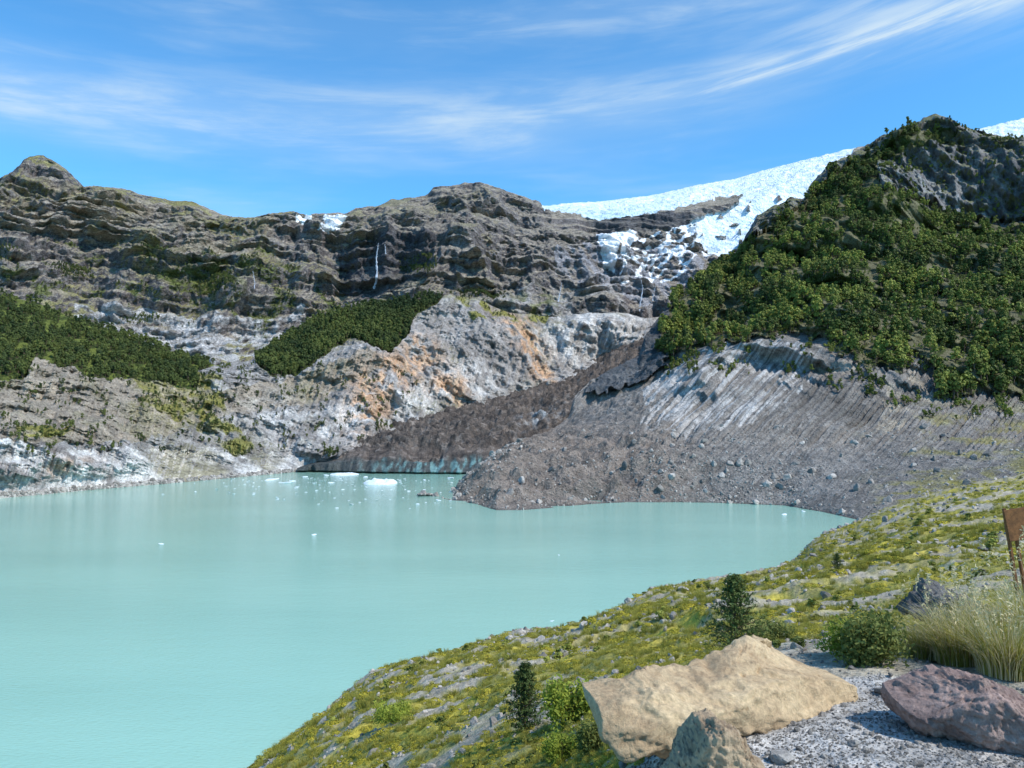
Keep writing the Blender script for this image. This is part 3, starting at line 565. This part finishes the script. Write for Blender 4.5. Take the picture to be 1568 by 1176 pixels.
# ---------- near objects
M_tan=plain('tan_stone',(.64,.48,.29),.9,(.42,.29,.17),2.6,.04,fine=28);M_red=plain('reddish_stone',(.48,.34,.29),.85,(.18,.12,.105),4,.05,fine=26);M_tn2=plain('brown_stone',(.54,.40,.26),.9,(.28,.20,.13),6,.03,fine=30);M_dk=plain('dark_stone',(.22,.21,.20),.9,(.075,.072,.07),2.5,.1,fine=12)
def boulder(name,prof,dep,mat,seed,amp=.05,ex=3.4,npl=16,crack=.03):
    rg=np.random.default_rng(int(seed*10))
    prof=np.array(prof,float);N_=230;M_=150
    t=(1-np.cos(np.linspace(0,np.pi,N_)))/2;pxs=prof[0,0]+t*(prof[-1,0]-prof[0,0])
    yt=np.interp(pxs,prof[:,0],prof[:,1]);yb=np.interp(pxs,prof[:,0],prof[:,2]);rr=np.interp(pxs,prof[:,0],prof[:,3])
    en=np.clip(1-np.abs(2*t-1)**9,0,1)**.45
    x0,zt=unproj(pxs,yt,rr);_,zb=unproj(pxs,yb,rr-dep*.5)
    cz=(zt+zb)/2;hz=(zt-zb)/2*en
    a=np.linspace(0,2*np.pi,M_,endpoint=False)
    ca,sa=np.cos(a),np.sin(a);cx_=np.sign(ca)*np.abs(ca)**(2/ex);sz=np.sign(sa)*np.abs(sa)**(2/ex)
    l=np.stack([np.repeat((2*t-1)[:,None],M_,1),en[:,None]*cx_[None],en[:,None]*sz[None]+0*t[:,None]],-1)
    for k in range(npl):
        nn=rg.normal(size=3)*[1.6,1,1];nn/=np.linalg.norm(nn);nn[2]=abs(nn[2]);off=rg.uniform(.76,1.0)*(1. if abs(nn[0])<.5 else 1.05)
        dd=l@nn;l=l-np.maximum(dd-off,0)[...,None]*nn
    hzz=((zt-zb)/2)[:,None]
    X=np.interp(l[...,0],2*t-1,x0);Yv=rr[:,None]+dep*l[...,1];Z=cz[:,None]+hzz*l[...,2]
    dv=l*1.;dv[...,0]*=.3;dv/=np.linalg.norm(dv,axis=-1)[...,None]+1e-6
    s=3.2/(x0.max()-x0.min())
    dsp=amp*(.7*fbm(X*s+seed,Yv*s,Z*s*1.4,3)+.55*fbm(X*s*5+seed,Yv*s*5,Z*s*8,4)-.3*np.maximum(rid(X*s*3,Yv*s*3,Z*s*6+seed,3),0)**2)-crack*sst(.93,1.,rid(X*s*1.1+seed*2,Yv*s*1.5,Z*s*2.6,2))
    p=np.stack([X,Yv,Z],-1)+dv*dsp[...,None]*np.clip(en,.1,1)[:,None,None]
    idx=np.arange(N_*M_).reshape(N_,M_);q=np.stack([idx[:-1],np.roll(idx,-1,1)[:-1],np.roll(idx,-1,1)[1:],idx[1:]],-1).reshape(-1,4)
    return rawmesh(name,p.reshape(-1,3),q,mat)
boulder('tan_boulder',[(893,1042,1092,4.25),(905,1036,1120,4.25),(935,1035,1160,4.25),(1000,1037,1156,4.35),(1060,1034,1140,4.5),(1100,1018,1132,4.6),(1160,990,1122,4.8),(1230,977,1110,5.),(1270,985,1102,5.1),(1293,1004,1088,5.15)],.42,M_tan,3.,.06)
boulder('small_boulder',[(998,1170,1260,3.5),(1030,1138,1270,3.5),(1070,1096,1270,3.45),(1095,1086,1270,3.45),(1130,1103,1240,3.5),(1150,1126,1215,3.5),(1168,1145,1200,3.5)],.2,M_tn2,5.,.035,2.8)
boulder('reddish_boulder',[(1362,1043,1100,4.3),(1375,1022,1125,4.3),(1410,1014,1130,4.3),(1450,1018,1138,4.25),(1500,1032,1155,4.2),(1560,1056,1190,4.1),(1640,1100,1240,3.9),(1700,1150,1240,3.8)],.3,M_red,9.,.05,3.,22)
boulder('gray_boulder',[(1376,915,945,10.5),(1392,900,950,10.5),(1420,893,955,10.5),(1450,898,955,10.5),(1500,914,958,10.5),(1540,922,955,10.5)],.5,M_dk,13.,.14,2.6,20)
def stone_at(px,py,w,mat):
    p=find(Fg,px,py);c=c3.objects[random.randint(0,5)];ob=bpy.data.objects.new('stone',c.data.copy());ob.data.materials[0]=mat;ob.location=p+np.array([0,0,w*.15]);ob.scale=(w,w,w*.8);ob.rotation_euler=(random.uniform(-.4,.4),random.uniform(-.4,.4),random.uniform(0,6));scene.collection.objects.link(ob)
for a,b_,w_ in [(1352,1060,.10),(1306,1142,.07),(1195,1165,.12),(1215,1110,.05),(1260,1095,.05),(1330,1100,.04)]:stone_at(a,b_,w_,M_st)
M_nd=foliage('conifer_needles',(.04,.07,.02),(.13,.17,.045),.15)
def conifer(px,py,hpx,wfac=.3):
    p=find(Fg,px,py);h=hpx*p[1]/F;parts=[cone_mesh((0,0,-.1*h),(0,0,h*.98),.022*h,.004*h)+(1,)]
    lv=17
    for i in range(lv):
        zt=h*(.04+.93*(i/lv)**.95);L0=h*wfac*(1-(i/lv))**.8+.02*h
        for k in range(8):
            a=k*.785+i*1.3+random.uniform(-.3,.3);Ln=L0*random.uniform(.55,1.25);up=random.uniform(.1,.55)
            tip=np.array([math.cos(a)*Ln,math.sin(a)*Ln,zt+up*Ln]);base=np.array([0,0,zt]);parts.append(cone_mesh(base,tip,.006*h,.001*h,4)+(1,))
            m=26;tt=R.uniform(.15,1.05,m)[:,None];cen=base+(tip-base)*tt+R.normal(size=(m,3))*.020*h*(1.1-tt*.6)
            nor=R.normal(size=(m,3));nor[:,2]+=.8;nor/=np.linalg.norm(nor,axis=1)[:,None];co,q=quads(cen,nor,R.uniform(.005,.010,m)*h,2.6);parts.append((co,q,0))
    ob=multi('young_conifer',parts,[M_nd,M_bark]);ob.location=p
conifer(1126,995,118,.42);conifer(804,1118,104,.31);conifer(1281,872,26,.4)
def bush(name,px,py,wpx,hpx,mat,n=5000,ls=.012):
    p=find(Fg,px,py);s=p[1]/F;rx=wpx*s/2;hz=hpx*s;parts=[]
    for k in range(26):
        a=random.uniform(0,6.28);e=random.uniform(.1,1);parts.append(cone_mesh((0,0,0),(rx*e*math.cos(a)*.8,rx*e*math.sin(a)*.8,hz*random.uniform(.5,.95)),.008*hz,.003*hz,4)+(1,))
    nb=22;cs=np.stack([R.uniform(-.75,.75,nb)*rx,R.uniform(-.75,.75,nb)*rx,R.uniform(.1,.75,nb)*hz],-1);w_=R.integers(0,nb,n);cen=cs[w_]+R.normal(size=(n,3))*[rx*.18,rx*.18,hz*.17];cen[:,2]=np.abs(cen[:,2])
    nor=R.normal(size=(n,3));nor[:,2]+=.7;nor/=np.linalg.norm(nor,axis=1)[:,None];co,q=quads(cen,nor,R.uniform(.6,1.3,n)*ls*hz*2,1.8);parts.append((co,q,0))
    ob=multi(name,parts,[mat,M_bark]);ob.location=p
M_bu=foliage('bush_leaves',(.09,.12,.025),(.27,.28,.08),.3);M_bg=foliage('bright_leaves',(.16,.22,.03),(.38,.42,.06),.35)
bush('green_bush',1335,1015,110,80,M_bu,4200,.010);bush('green_bush',1290,1000,60,45,M_bg,3000);bush('leafy_shrub',870,1110,90,62,M_bg,5000);bush('leafy_shrub',905,1150,50,45,M_bu,3000);bush('leafy_shrub',600,1105,60,30,M_bg,3000);bush('green_bush',1180,985,60,35,M_bu,3000);bush('leafy_shrub',860,1165,60,40,M_bg,3000)
def tussock(px,py,wpx,hpx,n,seed=True):
    p=find(Fg,px,py);s=p[1]/F;co,q,tips=blades(n,wpx*s*.28,hpx*s,.95,.0034*p[1]/6,6,.4);parts=[(co,q,0)]
    co,q,tips=blades(n//2,wpx*s*.3,hpx*s*1.05,.95,.003*p[1]/6,6,.35);parts.append((co,q,1))
    if seed:
        co,q,tips=blades(n//22,wpx*s*.25,hpx*s*1.5,.45,.0022*p[1]/6,6,.2);parts.append((co,q,1))
        m=12;cen=np.repeat(tips,m,0)+R.normal(size=(len(tips)*m,3))*[.008,.008,.035]*p[1]/6-[0,0,.03];nor=R.normal(size=cen.shape);nor/=np.linalg.norm(nor,axis=1)[:,None];co,q=quads(cen,nor,R.uniform(.003,.006,len(cen))*p[1]/6,2.5);parts.append((co,q,1))
    ob=multi('tussock_grass',parts,[M_gr,M_dry]);ob.location=p
tussock(1475,1015,130,90,1100);tussock(1540,1030,130,95,1100);tussock(1420,1005,90,55,600,False);tussock(1590,1000,120,115,900);tussock(1505,985,110,75,700)
M_wd=plain('rusty_wood',(.28,.12,.045),.8,(.12,.055,.025),14,.01)
root=bpy.data.objects.new('trail_sign',None);scene.collection.objects.link(root)
Ys=7.0;sx,sz=unproj(1553,890,Ys);root.location=(sx,Ys,sz)
def box(nm,cx,cz,w_,h_,t_,rot):
    import bmesh
    bm=bmesh.new();bmesh.ops.create_cube(bm,size=1);bmesh.ops.scale(bm,vec=(w_,t_,h_),verts=bm.verts);bmesh.ops.bevel(bm,geom=bm.edges[:],offset=.004,segments=2,affect='EDGES')
    me=bpy.data.meshes.new(nm);bm.to_mesh(me);bm.free();me.materials.append(M_wd);o=bpy.data.objects.new(nm,me);scene.collection.objects.link(o);o.parent=root;o.location=(cx,0 if nm!='board' else -.035,cz);o.rotation_euler=(0,rot,0)
k=Ys/F
box('post_1',.0,.1,.026,1.1,.03,-.13);box('post_2',.07,.1,.026,1.1,.03,-.13);box('board',.02,86*k,.20,.28,.02,-.17)
# floating ice
M_fi=plain('floating_ice',(.82,.87,.9),.5,(.55,.65,.7),.6,.1)
c6=newcoll('ice_variants');[rockvar(c6,M_fi,'ice_%d'%i,i*5.+40) for i in range(5)]
P_=[];S_=[]
for i in range(230):
    a=R.normal(510,110);a=min(max(a,250),690);b_=R.triangular(727,733,780) if i<170 else R.uniform(727,740)
    Yv=watY(b_);xx,_=unproj(a,b_,Yv);P_.append((xx,Yv,.0));s_=R.uniform(.35,1.4)*(1 if R.random()<.9 else 2.4);S_.append((s_*1.7,s_*1.3,s_*.4))
for a,b_,s_ in [(248,833,1.8),(480,819,1.5),(856,850,.8),(1200,788,2.5),(1230,783,2),(440,739,5),(640,772,2),(845,951,.8)]:
    Yv=watY(b_);xx,_=unproj(a,b_,Yv);P_.append((xx,Yv,0));S_.append((s_*1.5,s_,s_*.5))
scatter('floating_ice',np.array(P_),np.array(S_),c6,5,np.stack([R.uniform(-.2,.2,len(P_)),R.uniform(-.2,.2,len(P_)),R.uniform(0,6,len(P_))],-1))
def berg(l,r_,yt,yb):
    Yv=watY(yb-2);k=Yv/F;n=80;m=24;t=np.linspace(-1,1,n)[:,None];u=np.linspace(-1,1,m)[None]
    x0,_=unproj((l+r_)/2,yb,Yv);hx=(r_-l)/2*k;hh=(yb-yt)*k
    m_=np.clip(1-t**2-u**2*1.,0,1)**.35;X=x0+hx*t+0*u;Yy=Yv+12+14*u+0*t;Z=-.4+m_*hh*(.55+.6*fbm(X/6,Yy/6,3.,4)+.2*rid(X/3,Yy/3,1.,3))
    gridmesh('iceberg',X,Yy,Z,np.ones(X.shape+(3,))*C(.80,.86,.88),M_fi)
berg(552,604,735,744);berg(500,545,726,730);berg(402,416,735,738)

# ---------- world & sun
S=Vector((.60,-.32,.77)).normalized()
el=math.asin(S.z);az=math.atan2(S.x,S.y)
wd=bpy.data.worlds.new('World');scene.world=wd;wd.use_nodes=True;nt=wd.node_tree;N=nt.nodes;L=nt.links;bg=N['Background'];bg.inputs['Strength'].default_value=.13
st_=N.new('ShaderNodeTexSky');st_.sky_type='NISHITA';st_.sun_disc=False;st_.sun_elevation=el;st_.sun_rotation=az;st_.altitude=900;st_.ozone_density=1.5;st_.dust_density=.6
tint=N.new('ShaderNodeVectorMath');tint.operation='MULTIPLY';tint.inputs[1].default_value=(.72,1.58,1.98);L.new(st_.outputs[0],tint.inputs[0])
tc=N.new('ShaderNodeTexCoord');sx_=N.new('ShaderNodeSeparateXYZ');L.new(tc.outputs['Generated'],sx_.inputs[0])
def M(op,a,b=None,c=None):
    n=N.new('ShaderNodeMath');n.operation=op
    for i,v in enumerate((a,b,c)):
        if v is None:continue
        if isinstance(v,(int,float)):n.inputs[i].default_value=v
        else:L.new(v,n.inputs[i])
    return n.outputs[0]
azn=M('ARCTAN2',sx_.outputs[0],sx_.outputs[1]);eln=M('ARCSINE',sx_.outputs[2])
def nz(su,sv,rot,seed,det=6,dist=.3,rough=.6):
    u=M('ADD',M('MULTIPLY',azn,math.cos(rot)),M('MULTIPLY',eln,math.sin(rot)));v=M('SUBTRACT',M('MULTIPLY',eln,math.cos(rot)),M('MULTIPLY',azn,math.sin(rot)))
    cb=N.new('ShaderNodeCombineXYZ');L.new(M('MULTIPLY',u,su),cb.inputs[0]);L.new(M('MULTIPLY',v,sv),cb.inputs[1]);cb.inputs[2].default_value=seed
    t=N.new('ShaderNodeTexNoise');t.inputs['Scale'].default_value=1;t.inputs['Detail'].default_value=det;t.inputs['Distortion'].default_value=dist;t.inputs['Roughness'].default_value=rough;L.new(cb.outputs[0],t.inputs['Vector']);return t.outputs['Fac']
def SS(v,a,b,lo=0,hi=1):
    n=N.new('ShaderNodeMapRange');n.interpolation_type='SMOOTHSTEP';n.inputs[1].default_value=a;n.inputs[2].default_value=b;n.inputs[3].default_value=lo;n.inputs[4].default_value=hi;L.new(v,n.inputs[0]);return n.outputs[0]
def bandm(a,b,w,u0,u1,e=.12):
    dv=M('DIVIDE',M('SUBTRACT',eln,M('MULTIPLY_ADD',azn,b,a)),w);g_=M('EXPONENT',M('MULTIPLY',M('MULTIPLY',dv,dv),-1))
    return M('MULTIPLY',g_,M('MULTIPLY',SS(azn,u0,u0+e),SS(azn,u1-e,u1,1,0)))
n_a=SS(nz(4,30,.05,1.),.40,.72);n_b=SS(nz(5,60,.16,4.),.38,.7);n_c=SS(nz(2,10,.03,7.,4),.45,.75)
c_=M('MULTIPLY',bandm(.385,.06,.042,-.85,.45,.35),M('MULTIPLY_ADD',n_a,.42,.18))
c2_=M('MULTIPLY',bandm(.375,.125,.013,.08,.9,.12),M('MULTIPLY_ADD',n_b,.6,.12))
c3_=M('MULTIPLY',bandm(.44,.03,.045,.2,1.2,.25),M('MULTIPLY_ADD',n_b,.32,.12))
c4_=M('MULTIPLY',n_c,M('MULTIPLY_ADD',n_a,.22,.12));c5_=M('MULTIPLY',bandm(.485,.05,.03,-.6,.9,.3),M('MULTIPLY_ADD',n_a,.2,.05))
tot=M('MINIMUM',M('ADD',M('ADD',M('ADD',c_,c2_),M('ADD',c3_,c4_)),c5_),.8);tot=M('MULTIPLY',tot,SS(eln,.0,.12))
mx=N.new('ShaderNodeMix');mx.data_type='RGBA';L.new(tot,mx.inputs[0]);L.new(tint.outputs[0],mx.inputs[6]);mx.inputs[7].default_value=(5.6,6.7,7.4,1)
L.new(mx.outputs[2],bg.inputs['Color'])
sl=bpy.data.lights.new('sun','SUN');sl.energy=4.8;sl.angle=math.radians(.5);sl.color=(1,.955,.88);so=bpy.data.objects.new('sun',sl);so.rotation_euler=S.to_track_quat('Z','Y').to_euler();scene.collection.objects.link(so)
cd=bpy.data.cameras.new('camera');cd.sensor_width=36;cd.lens=36*F/1568;cd.clip_start=.1;cd.clip_end=60000
co_=bpy.data.objects.new('camera',cd);co_.location=(0,0,H);co_.rotation_euler=(math.pi/2+P,0,0);scene.collection.objects.link(co_);scene.camera=co_
scene.view_settings.view_transform='Standard';scene.view_settings.look='None';scene.view_settings.exposure=0
